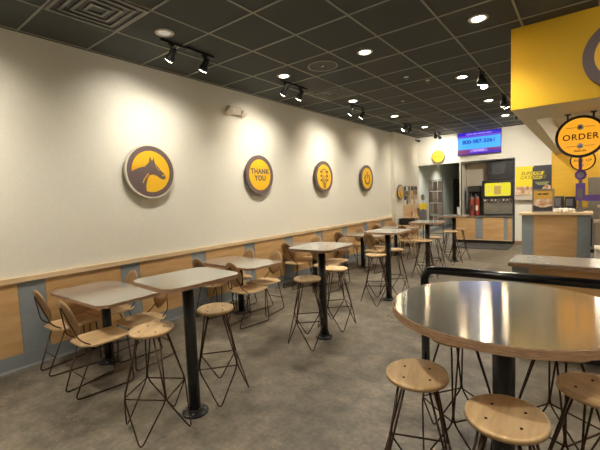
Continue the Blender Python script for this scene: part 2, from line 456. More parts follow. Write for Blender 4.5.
# kitchen ceiling panels (added unseen to light the kitchen, right of the picture)
for (cx, cy) in ((1.6, 7.0), (1.6, 9.2), (.5, 11.0), (3.2, 8.0)):
    t = empty('ceiling_panel_light', (cx, cy, 2.95)); tag(t, 'unseen flat white ceiling panel added to light the kitchen over the counter side', 'ceiling light', 'kitchen light panels')
    MB().box(-.3, .3, -.6, .6, -.012, -.001).build('diffuser', emit('panel_diffuser', (255,243,222), 6.5), t)

# ---------------------------------------------------------------- ceiling fittings
def diffuser(x0, x1, y0, y1, label):
    cx, cy = (x0+x1)/2, (y0+y1)/2
    t = empty('ceiling_vent', (cx, cy, ZC)); tag(t, label, 'air vent', 'square ceiling air vents')
    hw, hh = (x1-x0)/2, (y1-y0)/2
    MB().box(-hw, hw, -hh, hh, -.008, -.005).build('backing', M['dark'], t)
    for i, s in enumerate((1.0, .76, .52, .28)):
        m = MB(); a, b = hw*s, hh*s; q = .026 if i else .03
        for (u0, u1, v0, v1) in ((-a,a,-b,-b+q),(-a,a,b-q,b),(-a,-a+q,-b+q,b-q),(a-q,a,-b+q,b-q)): m.box(u0, u1, v0, v1, -.020, -.012 if i else -.004)
        m.build('frame' if i == 0 else 'louvre', M['ventslat'], t)
diffuser(-3.80, -3.18, 1.37, 2.0, 'large square air vent at the top left corner of the picture')
diffuser(-3.78, -3.18, 5.32, 5.93, 'dark square air vent in the ceiling before the third track light')
diffuser(-3.78, -3.18, 8.55, 9.15, 'dark square air vent at the far end of the ceiling')
t = empty('ceiling_speaker', (-2.84, 4.33, ZC)); tag(t, 'round ceiling speaker with a pale ring beside the square vent', 'speaker')
m = MB(); ring_mb(m, 0, 0, .185, .203, -.012, -.001, lambda u, v, w: (u, v, w)); m.build('rim', M['grid'], t)
m = MB(); m.lathe([(0,-.009),(.186,-.009),(.186,-.002)], seg=40); m.build('grille', M['speakergrille'], t)
m = MB(); m.lathe([(0,-.012),(.018,-.012),(.02,-.006)], seg=14); m.build('logo_plate', M['white'], t)
for (xv, yv, nm) in ((-2.19,5.64,'small white sprinkler head in the ceiling beyond the middle recessed light'),(-2.81,7.04,'small white sprinkler head farther back in the ceiling'),
                     (-2.0,6.05,'small ceiling sprinkler just behind its nearer twin')):
    t = empty('sprinkler', (xv, yv, ZC)); tag(t, nm, 'sprinkler', 'ceiling sprinklers')
    m = MB(); m.lathe([(.035,-.001),(.035,-.006),(.01,-.01)], seg=16); m.build('escutcheon', M['white'], t)
    m = MB(); m.lathe([(.008,-.008),(.008,-.035),(.022,-.037),(.022,-.041)], seg=12); m.build('nozzle', M['greymetal'], t)
# emergency light on the left wall
t = empty('emergency_light', (XW, 4.22, 3.03)); tag(t, 'white twin-head emergency light high on the left wall', 'emergency light')
MB().box(-.002, .08, -.13, .13, -.065, .065, .012).build('housing', M['taupe'], t)
for s in (-.15, .15):
    m = MB(); m.tube([(.04,s*.6,0),(.06,s,.0),(.075,s*1.05,-.03)], .018, 8); m.tube([(.06,s,-.0),(.1,s*1.05,-.05)], [.05,.055], 16)
    m.build('lamp_head', M['signcream'], t)
t = empty('security_camera', (XC, 12.05, 3.29)); tag(t, 'tiny black security camera in the back corner under the ceiling', 'camera')
m = MB(); m.box(-.002,.02,-.03,.03,-.03,.03); m.tube([(.02,0,0),(.07,0,-.01)],.01,8); m.build('bracket', M['black'], t)
m = MB(); m.tube([(.06,0,-.02),(.14,-.06,-.05)],[.035,.035],12); m.build('housing', M['black'], t)

# ---------------------------------------------------------------- wall signs
def print_line(name, widths, h, mat, parent, fr, w, u, v):
    """a printed line too small to read: short marks the length of its words"""
    g_ = h*.6; x_ = u-(sum(widths)+g_*(len(widths)-1))/2
    m = MB()
    for q in widths: m.prism([(x_,v-h/2),(x_+q,v-h/2),(x_+q,v+h/2),(x_,v+h/2)], w, w+.0015, fr); x_ += q+g_
    return m.build(name, mat, parent)
M['signside'] = base_mat('sign_side_grey', (150,135,128), .5)
def wall_sign(origin, fr, r, label, cat='sign', edge='signside', name='wall_sign', depth=.07, inner=.79, face='signyellow', standoff=.04):
    t = empty(name, origin); tag(t, label, cat)
    def fl(u, v, w): return tuple(Vector(fr(u, v, w))-Vector(origin))
    m = MB(); m.prism(disc(0,0,r*.94), standoff, depth-.004, fl); m.build('back_disc', M[edge], t)
    m = MB(); m.prism(disc(0,0,r*.5), 0.001, standoff+.002, fl); m.build('mount', M['dark'], t)
    m = MB(); ring_mb(m, 0, 0, r*inner, r, standoff, depth, fl); m.build('rim', M['signgrey'], t)
    if edge == 'signcream':
        m = MB(); ring_mb(m, 0, 0, r*.975, r*1.03, standoff-.01, depth+.002, fl); m.build('edge_band', M['signcream'], t)
    m = MB(); m.prism(disc(0,0,r*inner*1.01), depth-.006, depth-.001, fl); m.build('face', M[face], t)
    return t, fl
# horse
o = (XW, 2.68, 2.02); t, fl = wall_sign(o, frame_xneg(o), .335, 'large round wall sign with a dark horse head on yellow', edge='signcream')
hp = [(195,345),(193,320),(200,290),(210,262),(222,243),(250,237),(275,245),(300,262),(322,271),(338,264),(341,243),(328,228),(312,214),(298,200),(285,183),
      (268,166),(264,150),(262,122),(250,146),(243,143),(235,116),(227,142),(226,156),(214,166),(205,178),(185,181),(165,186),(140,200),(120,210),(101,222),(98,250),(106,290),(125,320),(150,342),(175,354),(196,358)]
S = .335/172
m = MB(); m.prism([((x-237)*S, (218-y)*S) for x, y in hp], .068, .071, fl); m.build('horse_head', M['signgrey'], t)
m = MB()
stroke(m, [((x-237)*S, (218-y)*S) for x, y in ((216,232),(198,252),(182,272),(173,292))], .012, .0705, .073, fl)
stroke(m, [((x-237)*S, (218-y)*S) for x, y in ((104,214),(130,202),(160,190),(196,184))], .012, .0705, .073, fl)
stroke(m, [((x-237)*S, (218-y)*S) for x, y in ((100,206),(120,194),(150,180),(180,172))], .004, .0705, .073, fl)
stroke(m, [((x-237)*S, (218-y)*S) for x, y in ((268,176),(282,198),(298,212))], .005, .0705, .073, fl)
stroke(m, [((x-237)*S, (218-y)*S) for x, y in ((318,238),(324,246),(332,240))], .01, .0705, .073, fl)
m.build('highlight', M['signyellow'], t)
# thank you
o = (XW, 4.71, 2.02); t, fl = wall_sign(o, frame_xneg(o), .335, 'round yellow wall sign reading THANK YOU')
text_obj('lettering', 'THANK\nYOU', .122, M['signgrey'], t, fl, .071, 0, .0, .005, 1.1, .95)
# guitar headstock
o = (XW, 6.70, 2.02); t, fl = wall_sign(o, frame_xneg(o), .335, 'round yellow wall sign with a guitar headstock outline')
m = MB()
stroke(m, [(-.03,-.24),(-.035,-.16),(-.075,-.09),(-.09,.04),(-.085,.13),(-.04,.165),(.04,.165),(.085,.13),(.09,.04),(.075,-.09),(.035,-.16),(.03,-.24)], .018, .07, .073, fl)
for s in (-1, 1):
    for vv in (-.07, .02, .11):
        m.prism(disc(s*.125, vv, .026, 14), .07, .073, fl); m.prism(disc(s*.045, vv, .012, 12), .07, .073, fl)
        stroke(m, [(s*.115, vv),(s*.085, vv)], .01, .07, .073, fl)
for uu in (-.02,-.007,.007,.02): stroke(m, [(uu,-.24),(uu*1.4,-.1),(uu*2,.02)], .006, .07, .072, fl)
m.build('guitar_head', M['signgrey'], t)
# power symbol
o = (XW, 8.68, 2.02); t, fl = wall_sign(o, frame_xneg(o), .335, 'round yellow wall sign with a power button symbol')
m = MB(); stroke(m, [(.125*math.sin(R(a)), -.02+.125*math.cos(R(a))) for a in range(38, 323, 9)], .036, .07, .073, fl); stroke(m, [(0,.0),(0,.15)], .036, .07, .073, fl)
m.build('power_symbol', M['signgrey'], t)
# sign on the back wall
o = (-3.72, YB, 2.71); t, fl = wall_sign(o, frame_yneg(o), .205, 'round bright yellow sign on the back wall above the hall opening', inner=.9)
print_line('printed_line', (.09,.07,.08), .028, M['order'], t, fl, .0705, 0, 0)
m = MB(); stroke(m, [(-.12,.05),(-.03,.05)], .006, .07, .073, fl); stroke(m, [(.03,.05),(.12,.05)], .006, .07, .073, fl)
m.prism(disc(0,.08,.015,12), .07,.073, fl)
for q in (-.08,0,.08): m.prism(disc(q,-.08,.014,10), .07,.073, fl)
m.build('marks', M['tan'], t)
# sign on the chase wall
o = (XC, 10.6, 1.635); t, fl = wall_sign(o, frame_xneg(o), .22, 'small round dark-rimmed sign, half yellow, beside the photo boards', inner=.85, depth=.05, standoff=.02)
m = MB(); m.prism([(.187*math.cos(R(a)), .187*math.sin(R(a))) for a in range(0,181,12)], .049, .052, fl); m.build('upper_half', M['tan'], t)
m = MB(); stroke(m, [(0,-.12),(0,-.02)], .03, .049, .053, fl); m.build('marks', M['signgrey'], t)
# sign on the yellow canopy
o = (.29, 4.85, 2.87); t, fl = wall_sign(o, frame_yneg(o), .335, 'large round grey-rimmed sign on the yellow canopy, cut off by the picture edge', inner=.72)

# hanging backlit signs
def hanging(o, r, txt, label, zt, small=None):
    t = empty('hanging_sign', o); tag(t, label, 'sign')
    def fl(u, v, w): return (u, -w, v)
    m = MB(); ring_mb(m, 0, 0, r*.88, r, -.04, .04, fl); m.build('rim', M['black'], t)
    m = MB(); m.prism(disc(0,0,r*.9), -.03, .03, fl); m.build('face', M['order'], t)
    dk = base_mat('sign_dark_red', (90,30,24), .5)
    text_obj('lettering', txt, r*(.40 if len(txt) < 6 else .34), dk, t, fl, .031, 0, -.005, .0015, 1.12)
    if small: text_obj('small_lettering', small, r*.13, dk, t, fl, .031, 0, -r*.68, .001)
    for s in (1,-1):
        for a_, b_ in ((-.55,-.17),(.17,.55)):
            m = MB(); stroke(m, [(a_*r, s*.45*r),(b_*r, s*.45*r)], .005, .03, .033, fl); m.build('rule_line', dk, t)
    for s in (1,-1):
        m = MB(); m.prism(disc(0, s*.45*r, .13*r, 20), .03, .034, fl); i_ = m.build('icon_disc', M['white'], t)
        m = MB()
        if s > 0: m.prism(disc(0, s*.45*r, .055*r, 6), .034, .036, fl)
        else: m.prism([(-.06*r,-.5*r),(.06*r,-.5*r),(0,-.39*r)], .034, .036, fl)
        m.build('icon', M['dark'] if s > 0 else M['greymetal'], i_)
    for s in (-.5, .5):
        m = MB(); m.tube([(s*r, 0, r*.84),(s*r, 0, zt-o[2])], .011, 8); m.box(s*r-.03, s*r+.03, -.03, .03, zt-o[2]-.012, zt-o[2]-.001); m.build('hanging_rod', M['black'], t)
hanging((-.06, 5.71, 2.205), .25, 'ORDER', 'round backlit amber ORDER sign with a black rim hanging under the canopy', 2.49, 'SIGN IN')
hanging((-.06, 10.5, 2.17), .235, 'PICK UP', 'smaller amber PICK UP sign hanging farther back behind the ORDER sign', 2.943)

# ---------------------------------------------------------------- furniture prototypes
def make_stool():
    t = empty('bar_stool')
    zs = .735
    m = MB()
    # shallow dished oval plywood seat
    N = 40; rx, ry, th = .148, .158, .015
    levels = [(0,-.006),(.35,-.005),(.7,-.001),(.92,.004),(.99,.003),(1,-.002)]
    vs = []; fs = []
    for fr_, dz in levels:
        for k in range(N):
            a = 2*math.pi*k/N; vs.append((rx*fr_*math.cos(a), ry*fr_*math.sin(a), zs+dz))
    for fr_, dz in levels[::-1]:
        for k in range(N):
            a = 2*math.pi*k/N; vs.append((rx*fr_*math.cos(a), ry*fr_*math.sin(a), zs+dz-th))
    L = len(levels)*2
    for i in range(L-1):
        for k in range(N): fs.append((i*N+k, i*N+(k+1) % N, (i+1)*N+(k+1) % N, (i+1)*N+k))
    m._add(vs, fs, True); seat = m.build('seat', M['seat'], t)
    for a in (45,135,225,315):
        s = MB(); s.lathe([(0,zs+.0005),(.0055,zs+.0005),(.0055,zs-.008)], (.085*math.cos(R(a)), .085*math.sin(R(a)), 0), 10); s.build('screw', M['screw'], seat)
    zr, rr, rt = .30, .215, .245
    cor = [Vector((rr*math.cos(R(a)), rr*math.sin(R(a)), zr)) for a in (45,135,225,315)]
    for k in range(4):
        a = 90+90*k; c0, c1 = cor[k], cor[(k+1) % 4]
        tip = Vector((rt*math.cos(R(a)), rt*math.sin(R(a)), .006))
        s0 = Vector((.095*math.cos(R(a-32)), .095*math.sin(R(a-32)), zs-th-.004)); s1 = Vector((.095*math.cos(R(a+32)), .095*math.sin(R(a+32)), zs-th-.004))
        i0 = c0*.985; i1 = c1*.985; i0.z = i1.z = zr
        pts = fillet([s0, i0, i0.lerp(tip,.5), tip, i1.lerp(tip,.5), i1, s1], .05, 6)
        MB().tube(pts, .0055, 7).build('leg', M['wire'], t)
    MB().tube(fillet(cor, .02, 4, True), .0055, 7, closed=True).build('footrest', M['wire'], t)
    return t
def make_chair():
    t = empty('wire_chair')
    zs = .45
    P = [(-.11,-.21),(.11,-.21),(.19,-.13),(.195,.06),(.165,.205),(-.165,.205),(-.195,.06),(-.19,-.13)]
    m = MB(); n = len(P)
    vs = [(x, y, zs-.016) for x, y in P]+[(x, y, zs-.003) for x, y in P]+[(x*.985, y*.985, zs) for x, y in P]+[(x*.6, y*.6-.01, zs-.007) for x, y in P]
    fs = [tuple(range(n))[::-1]]
    for r_ in range(3):
        for i in range(n): fs.append((r_*n+i, r_*n+(i+1) % n, (r_+1)*n+(i+1) % n, (r_+1)*n+i))
    fs.append(tuple(range(3*n, 4*n))); m._add(vs, fs); m.build('seat', M['seat'], t)
    # egg-shaped back, wide end up, leaning back and gently curved
    m = MB(); N = 36; rows_ = [0,.4,.75,1.0]; vs = []; fs = []
    def pt(fr_, k, off):
        a = 2*math.pi*k/N; v = math.sin(a); u = math.cos(a)*.138
        if v < 0: u *= (1-.36*v*v)
        u *= fr_; v *= .165*fr_
        z = .675+v; y = -.238-.30*(z-.675)-.35*(.14**2-u*u)*.5
        return (u, y+off, z)
    for off, seq in ((.006, rows_), (-.006, rows_[::-1])):
        for fr_ in seq:
            for k in range(N): vs.append(pt(fr_, k, off))
    for i in range(len(rows_)*2-1):
        for k in range(N): fs.append((i*N+k, i*N+(k+1) % N, (i+1)*N+(k+1) % N, (i+1)*N+k))
    m._add(vs, fs, True); back = m.build('backrest', M['chairback'], t)
    for u in (-.05, .05):
        s = MB(); s.lathe([(0,.012),(.008,.011),(.008,.0)], (u, -.244, .66), 10, 'y'); s.build('screw', M['screw'], back)
    # bent wire side loops
    for s in (-1, 1):
        pts = fillet([(s*.15,-.12,zs-.022),(s*.105,-.285,.007),(s*.175,.185,.007),(s*.165,.16,zs-.022)], .045, 5)
        MB().tube(pts, .0062, 7).build('leg', M['wire'], t)
    MB().tube([(-.15,-.12,zs-.022),(.15,-.12,zs-.022)], .0055, 7).tube([(-.163,.16,zs-.022),(.163,.16,zs-.022)], .0055, 7).build('seat_rail', M['wire'], t)
    MB().tube([(-.148,-.215,.18),(.148,-.215,.18)], .005, 7).build('crossbar', M['wire'], t)
    pts = fillet([(-.15,-.12,zs-.022),(-.13,-.225,zs+.05),(0,-.305,.80),(.13,-.225,zs+.05),(.15,-.12,zs-.022)], .05, 6)
    MB().tube(pts, .0055, 7).build('back_wire', M['wire'], t)
    return t
def pole_base(t, h, r=.043, fr=.098):
    m = MB(); m.lathe([(r,.012),(r,h)], seg=28, smooth=True); m.build('pole', M['black'], t)
    m = MB(); m.lathe([(fr,0),(fr,.014),(fr-.008,.018),(r+.012,.020),(r+.008,.035),(r,.036)], seg=32); f = m.build('floor_flange', M['black'], t)
    for a in (45,135,225,315):
        b = MB(); b.lathe([(.011,.016),(.011,.026),(0,.028)], (fr*.78*math.cos(R(a)), fr*.78*math.sin(R(a)), 0), 6); b.build('bolt', M['greymetal'], f)
    m = MB(); m.box(-.14,.14,-.02,.02,h-.012,h); m.box(-.02,.02,-.14,.14,h-.012,h); m.build('spider_bracket', M['black'], t)
def top(t, poly, z, th=.029):
    m = MB(); m.prism(poly, z-th, z-.002); m.build('edge_band', M['edge'], t)
    cx = sum(p[0] for p in poly)/len(poly); cy = sum(p[1] for p in poly)/len(poly)
    m = MB(); m.prism([(cx+(x-cx)*.988, cy+(y-cy)*.988) for x, y in poly], z-.004, z); m.build('tabletop', M['top'], t)
def make_high():
    t = empty('high_table'); pole_base(t, 1.025)
    top(t, round_rect(-.278,.278,-.315,.32,.10), 1.057); return t
def make_low():
    t = empty('low_table'); pole_base(t, .705, .043, .11)
    c = .075; x0, x1, y0, y1 = -.55, .58, -.32, .32
    top(t, [(x0+c,y0),(x1-c,y0),(x1,y0+c),(x1,y1-c),(x1-c,y1),(x0+c,y1),(x0,y1-c),(x0,y0+c)], .737); return t

high, low, stool, chair = make_high(), make_low(), make_stool(), make_chair()
usedp = set()
def place(proto, loc, rz, label, cat, group):
    if proto.name in usedp: o = copy_tree(proto)
    else: o = proto; usedp.add(proto.name)
    o.location = loc; o.rotation_euler = (0,0,R(rz)); tag(o, label, cat, group); return o
ordn = ['nearest', 'second', 'third', 'fourth', 'farthest']
HY = [1.65, 3.44, 5.22, 7.0, 8.8]
hs = ['first black-poled high table, cut in front of the nearest low table', 'second black-poled high table in the row, after the nearest one', 'third high table in the row, right behind the middle of the room', 'fourth high table in the row, beside the black railing corner in view', 'farthest high table in the row, near the drink counter']
SP = [[(-2.41,1.37,31),(-2.40,1.93,50)],[(-2.38,3.18,43),(-2.40,3.78,48)],[(-2.42,4.93,25),(-2.38,5.48,40)],[(-2.33,6.72,15),(-2.32,7.23,35)],[(-2.33,8.42,25),(-2.28,8.9,10)]]
for i, yv in enumerate(HY):
    place(high, (-2.36, yv, 0), (-4,2,-2,3,0)[i], hs[i], 'table', 'high steel-topped tables in a row')
    for j, (sx_, sy_, a) in enumerate(SP[i]):
        place(stool, (sx_, sy_, 0), a, 'round wooden bar stool at the %s high table, on its %s side' % (ordn[i], ('near','far')[j]), 'stool', 'bar stools at the high tables')
LY = [1.73, 3.60, 5.45, 7.28, 9.1]
ls = ['nearest low steel-topped table against the wood panelling', 'second low table along the wall, beyond the nearest', 'third low table along the wall, mostly behind the second high table', 'fourth low table along the wall, left of the third high table', 'farthest low table along the wall before the pier']
for i, yv in enumerate(LY):
    place(low, (-3.89, yv, 0), (1,-2,1,-1,0)[i], ls[i], 'table', 'low steel-topped tables along the wall')
    jx = random.Random(i)
    for (cx, side, rz) in ((-4.15,'wall',0),(-3.47,'aisle',0),(-4.17,'wall',180),(-3.57,'aisle',180)):
        near = rz == 0
        cx2 = cx+(0 if i == 0 else jx.uniform(-.03,.03))
        yy_ = yv-.02+(-.215 if near else .215)+(0 if i < 1 else jx.uniform(-.02,.01)*(1 if near else -1))
        if i == 0: cx2 = ((-4.13 if side == 'wall' else -3.44) if near else (-3.57 if side == 'aisle' else -4.20)); yy_ += -.03 if near and side == 'aisle' else 0
        place(chair, (cx2, yy_, 0), rz+(jx.uniform(-4,4) if i else 0), 'plywood chair at the %s low table, %s, back towards the %s' % (ordn[i], 'wall-side' if side == 'wall' else 'aisle-side', 'camera' if near else 'far end'), 'chair', 'plywood chairs at the low wall tables')
# round high table in the foreground
CX, CY, CR = -.305, 1.98, .522
t = empty('round_high_table', (CX, CY, 0)); tag(t, 'large round steel-topped high table with a plywood edge in the foreground', 'table')
pole_base(t, 1.02, .05, .12)
m = MB(); m.prism(disc(0,0,CR,96), 1.018, 1.054); m.build('edge_band', M['edge'], t)
m = MB(); m.prism(disc(0,0,CR*.992,96), 1.052, 1.057); m.build('tabletop', M['rtop'], t)
for (sx_, sy_, a, nm) in ((-.645,1.73,19,'bar stool at the left of the round foreground table'),(-.235,1.575,0,'bar stool nearest the camera, in front of the round table'),
      (.06,2.0,60,'bar stool at the right picture edge under the round table'),(-.61,2.32,143,'bar stool seen only by its wire legs behind the round table, left one'),(-.11,2.42,58,'bar stool seen only by its wire legs behind the round table, right one')):
    place(stool, (sx_, sy_, 0), a, nm, 'stool', 'bar stools around the round table')
# black railing
t = empty('railing', (0, 3.0, 0)); tag(t, 'black tubular railing with a rounded corner behind the round table', 'railing')
MB().tube(fillet([(-1.04,0,.02),(-1.04,0,.985),(1.5,0,.985),(1.5,0,.02)], .09, 7), .033, 16).build('rail_tube', M['blackg'], t)
for xv in (-1.04, 1.5):
    m = MB(); m.lathe([(.075,0),(.075,.012),(.035,.02)], (xv,0,0), 24); m.build('floor_flange', M['blackg'], t)

# ---------------------------------------------------------------- counters
t = empty('front_counter', (0, 4.08, 0)); tag(t, 'low steel-topped order counter with wood front behind the black railing', 'counter')
MB().box(-.56, -.42, .02, .46, .1, .86).build('corner_panel', M['bluegrey'], t)
MB().box(-.42, 2.6, .02, .46, .1, .86).build('body', M['ply_h'], t)
MB().box(-.5, 2.6, .06, .44, 0, .1).build('kick', M['dark'], t)
MB().box(-.59, 2.65, -.02, .49, .86, .897).build('edge_band', M['edge'], t)
MB().box(-.585, 2.64, -.015, .485, .895, .905).build('counter_top', M['ctop'], t)
t = empty('pickup_counter', (0, 8.8, 0)); tag(t, 'tall wood counter with grey corner panels and a plywood top', 'counter')
MB().box(-1.03, -.82, 0.0, .6, .02, 1.06).build('grey_panel', M['bluegrey'], t)
MB().box(-.82, -.12, 0.0, .6, .02, 1.06).build('wood_panel', M['ply_h'], t)
MB().box(-.12, .09, 0.0, .6, .02, 1.06).build('grey_panel', M['bluegrey'], t)
MB().box(-1.0, .06, .03, .57, 0, .02).build('base', M['dark'], t)
MB().box(-1.07, .12, -.04, .64, 1.06, 1.10).build('counter_top', M['ply'], t)
MB().box(.09, .11, .1, .5, .45, .98).build('side_handle', M['dark'], t)
# drink counter
t = empty('drink_counter', (0, YB, 0)); tag(t, 'drink station counter with two wood doors in the back alcove', 'counter')
MB().box(-3.02, -1.64, -.02, .6, .1, .79).box(-3.2,-1.64,-.12,-.02,.1,.79).build('body', M['bluegrey'], t)
for x0, x1 in ((-3.19,-2.62),(-2.42,-1.86)):
    d = MB(); d.box(x0, x1, -.14, -.122, .13, .775, .003); d.build('door', M['ply_h'], t)
MB().box(-1.76, -1.66, -.135, -.122, .13, .775).build('end_panel', M['ply_h'], t)
MB().box(-3.2, -1.64, -.135, -.12, .10, .128).build('bottom_rail', M['ply'], t)
MB().box(-3.0, -1.66, 0, .58, 0, .1).box(-3.18,-1.66,-.09,-.002,0,.1).build('kick', M['dark'], t)
MB().box(-3.02, -1.64, -.12, .61, .79, .83).box(-3.22,-1.62,-.16,-.11,.79,.83).box(-3.22,-3.02,-.11,-.002,.79,.83).build('counter_top', M['steel'], t)
t = MB().box(-2.95, -1.6, 10.95, 11.9, 0.001, .014, .004).build('floor_mat', M['mat']); tag(t, 'dark rubber mat on the floor before the drink counter', 'mat')
# alcove equipment
ZT = .83
t = empty('divider_board', (-2.69, YB+.59, ZT)); tag(t, 'plain taupe upright panel at the left back of the drink alcove', 'panel')
MB().box(-.34,.33,-.02,.02,0,1.61).build('board', M['taupe'], t)
t = empty('ice_dispenser', (-2.0, YB+.12, 1.85)); tag(t, 'black ice bin cabinet on top of the soda machine', 'ice machine')
MB().box(-.34,.34,-.02,.44,.03,.58,.01).build('cabinet', M['dark'], t)
m = MB(); m.box(-.2,.12,-.03,-.021,.2,.5); m.build('front_panel', M['darkgrey'], t)
m = MB(); ring = [(-.21,.19),(.13,.19),(.13,.51),(-.21,.51)]
for (ax, az), (bx, bz) in zip(ring, ring[1:]+ring[:1]): m.tube([(ax,-.033,az),(bx,-.033,bz)], .006, 6)
m.build('panel_trim', M['greymetal'], t)
t = empty('soda_dispenser', (-2.05, YB+.0, ZT)); tag(t, 'soda machine with a glowing yellow touch screen and a row of nozzles', 'drink machine')
MB().box(-.38,.38,.1,.5,0,1.0,.01).build('cabinet', M['steel'], t)
MB().box(-.42,.42,.02,.5,.50,1.04,.03).build('screen_housing', M['dark'], t)
m = MB(); m.prism(round_rect(-.34,.34,.575,.96,.04), .0, .008, lambda u, v, w: (u, .02-w, v)); m.build('screen', M['screen'], t)
m = MB(); m.prism(round_rect(-.09,.09,.62,.87,.03), .008, .010, lambda u, v, w: (u, .02-w, v)); m.build('screen_picture', emit('screen_tile', (220,180,90), .7), t)
for k_ in range(8):
    xx = -.33+k_*.094+(.02 if k_ > 3 else 0)
    n_ = MB(); n_.box(xx-.025, xx+.025, .03, .08, .40, .50, .006); n_.lathe([(.012,.37),(.014,.40)], (xx,.055,0), 10); nz = n_.build('nozzle', M['darkgrey'], t)
    lb = MB(); lb.box(xx-.017, xx+.017, .0255, .0295, .43, .48); lb.build('flavour_label', (M['white'], M['red'], M['signcream'])[k_ % 3], nz)
MB().box(-.4,.4,-.05,.12,.0,.05,.006).build('drip_tray', M['dark'], t)
t = empty('tea_urn', (-2.72, YB+.25, ZT)); tag(t, 'black tea brewer behind the red cup stacks', 'drink machine')
MB().box(-.17,.17,-.1,.15,.72,.9,.02).build('brew_head', M['dark'], t)
MB().box(-.15,.15,.05,.15,0,.73,.01).build('column', M['dark'], t)
MB().box(-.17,.17,-.1,.15,0,.05,.01).build('base', M['dark'], t)
for s in (-.065,.065): MB().tube([(s,-.04,.05),(s,-.04,.7)], .03, 14).build('sight_glass', M['chrome'], t)
MB().box(-.23,-.18,-.05,.05,.2,.88,.01).build('side_pipe', M['greymetal'], t)
for k_, xx in enumerate((-2.74, -2.60)):
    t = empty('cup_stack', (xx, YB+.03, ZT)); tag(t, ('tall red cup dispenser, left of the pair before the tea brewer','tall red cup dispenser, right of the pair, next to the soda machine')[k_], 'cup dispenser', 'red cup dispensers')
    m = MB(); m.lathe([(.055,0),(.06,.02),(.06,.50),(.055,.52)], seg=24); m.build('sleeve', M['red'], t)
    m = MB(); m.lathe([(.055,.52),(.045,.56),(.02,.575)], seg=24); m.build('lid', M['brownbag'], t)
    m = MB(); m.prism(round_rect(-.03,.03,.15,.32,.02), .0, .004, lambda u, v, w: (u, -.0605-w*.5, v)); m.build('label', M['signcream'] if k_ else M['dark'], t)
for k_, xx in enumerate((-3.12,)):
    t = empty('paper_cup_stack', (xx, YB-.07, ZT)); tag(t, 'white stack of paper cups at the left end of the drink station', 'cups')
    m = MB()
    for q in range(9): m.lathe([(.036,q*.03),(.043,q*.03+.028),(.045,q*.03+.03)], seg=20)
    m.build('cups', M['paper'], t)
# TV
t = empty('television', (-2.53, YB, 3.0)); tag(t, 'wall television with a blue screen showing a phone number', 'television')
def ft(u, v, w): return (u, -w, v)
MB().box(-.3,.3,-.05,-.001,-.2,.2).build('wall_mount', M['dark'], t)
m = MB(); m.box(-.595,.595,-.10,-.05,-.345,.345,.006); m.build('bezel', M['dark'], t)
m = MB(); m.prism([(-.582,-.33),(.582,-.33),(.582,.33),(-.582,.33)], .100, .1015, ft); m.build('screen', emit('screen_blue', (62,158,255), 1.3), t)
m = MB(); m.prism([(-.582,.23),(.582,.23),(.582,.33),(-.582,.33)], .1015, .102, ft); m.build('header_band', emit('screen_indigo', (50,20,205), .9), t)
m = MB(); m.prism([(-.582,.17),(.582,.17),(.582,.23),(-.582,.23)], .1015, .102, ft); m.build('header_band', emit('screen_violet', (110,80,220), .9), t)
m = MB(); m.prism([(-.582,-.33),(.582,-.33),(.582,-.235),(-.582,-.235)], .1015, .102, ft); m.build('footer_band', emit('screen_purple', (70,30,180), .9), t)
m = MB(); m.prism([(-.582,-.235),(.582,-.235),(.582,-.17),(-.582,-.17)], .1015, .102, ft); m.prism([(-.582,-.31),(-.25,-.31),(-.32,-.2),(-.582,-.2)], .102, .1022, ft)
m.build('footer_band', emit('screen_maroon', (135,60,120), .85), t)
m = MB(); m.prism([(-.26,-.27),(.26,-.27),(.2,-.17),(-.2,-.17)], .1022, .1025, ft); m.build('footer_badge', emit('screen_lilac', (150,110,235), .9), t)
text_obj('phone_number', '800-987-5061', .16, emit('screen_navy', (18,44,150), .8), t, ft, .1035, 0, .04, .004, 1.0)
print_line('header_line', (.17,.12,.2,.14), .035, emit('screen_white', (170,150,245), .9), t, ft, .1022, 0, .27)
print_line('footer_line', (.11,.16), .035, emit('screen_white2', (205,185,255), .9), t, ft, .1028, 0, -.22)

# catering poster and ledge
t = empty('catering_poster', (-1.155, YB, 1.83)); tag(t, 'wide wall poster, left half yellow and right half charcoal, about catering', 'poster')
MB().box(-.42,.42,-.02,-.001,-.38,.38).build('backing', M['dark'], t)
m = MB(); m.prism([(-.42,-.2),(-.02,-.2),(-.02,.32),(0.02,.38),(-.42,.38)], .02, .023, ft); m.build('yellow_half', M['poster_y'], t)
m = MB(); m.prism([(-.02,-.38),(.42,-.38),(.42,.38),(.02,.38),(-.02,.32)], .02, .023, ft); m.build('charcoal_half', M['poster_d'], t)
m = MB(); m.prism([(-.42,-.38),(-.02,-.38),(-.02,-.2),(-.2,-.17),(-.42,-.2)], .02, .024, ft); m.build('food_picture', M['food'], t)
m = MB(); m.prism([(.1,-.38),(.4,-.38),(.4,-.18),(.3,-.14)], .023, .026, ft); m.build('food_picture', M['food'], t)
m = MB(); m.prism([(.03,-.07),(.38,-.07),(.3,-.16),(.12,-.16)], .023, .0255, ft); m.build('green_banner', base_mat('olive_print', (140,140,90), .5), t)
text_obj('lettering', 'SUPERIOR\nCATERING', .125, base_mat('olive_ink', (150,130,20), .5), t, ft, .0235, -.02, .12, .003, 1.0, .9, 1.0, .3)
m = MB()
for vv, w1 in ((.17,.22),(.055,.19)):
    m.prism([(-.0,vv-.045),(w1,vv-.045),(w1+.02,vv+.045),(0,vv+.045)], .0232, .0255, ft)
m.build('letter_panel', M['poster_y'], t)
text_obj('lettering', 'IOR', .10, M['poster_d'], t, ft, .0265, .1, .17, .003, 1, 1, 1, .3)
text_obj('lettering', 'ING', .10, M['poster_d'], t, ft, .0265, .09, .055, .003, 1, 1, 1, .3)
t = empty('wall_ledge', (-1.34, YB, 1.33)); tag(t, 'small steel-edged ledge box below the catering poster', 'shelf')
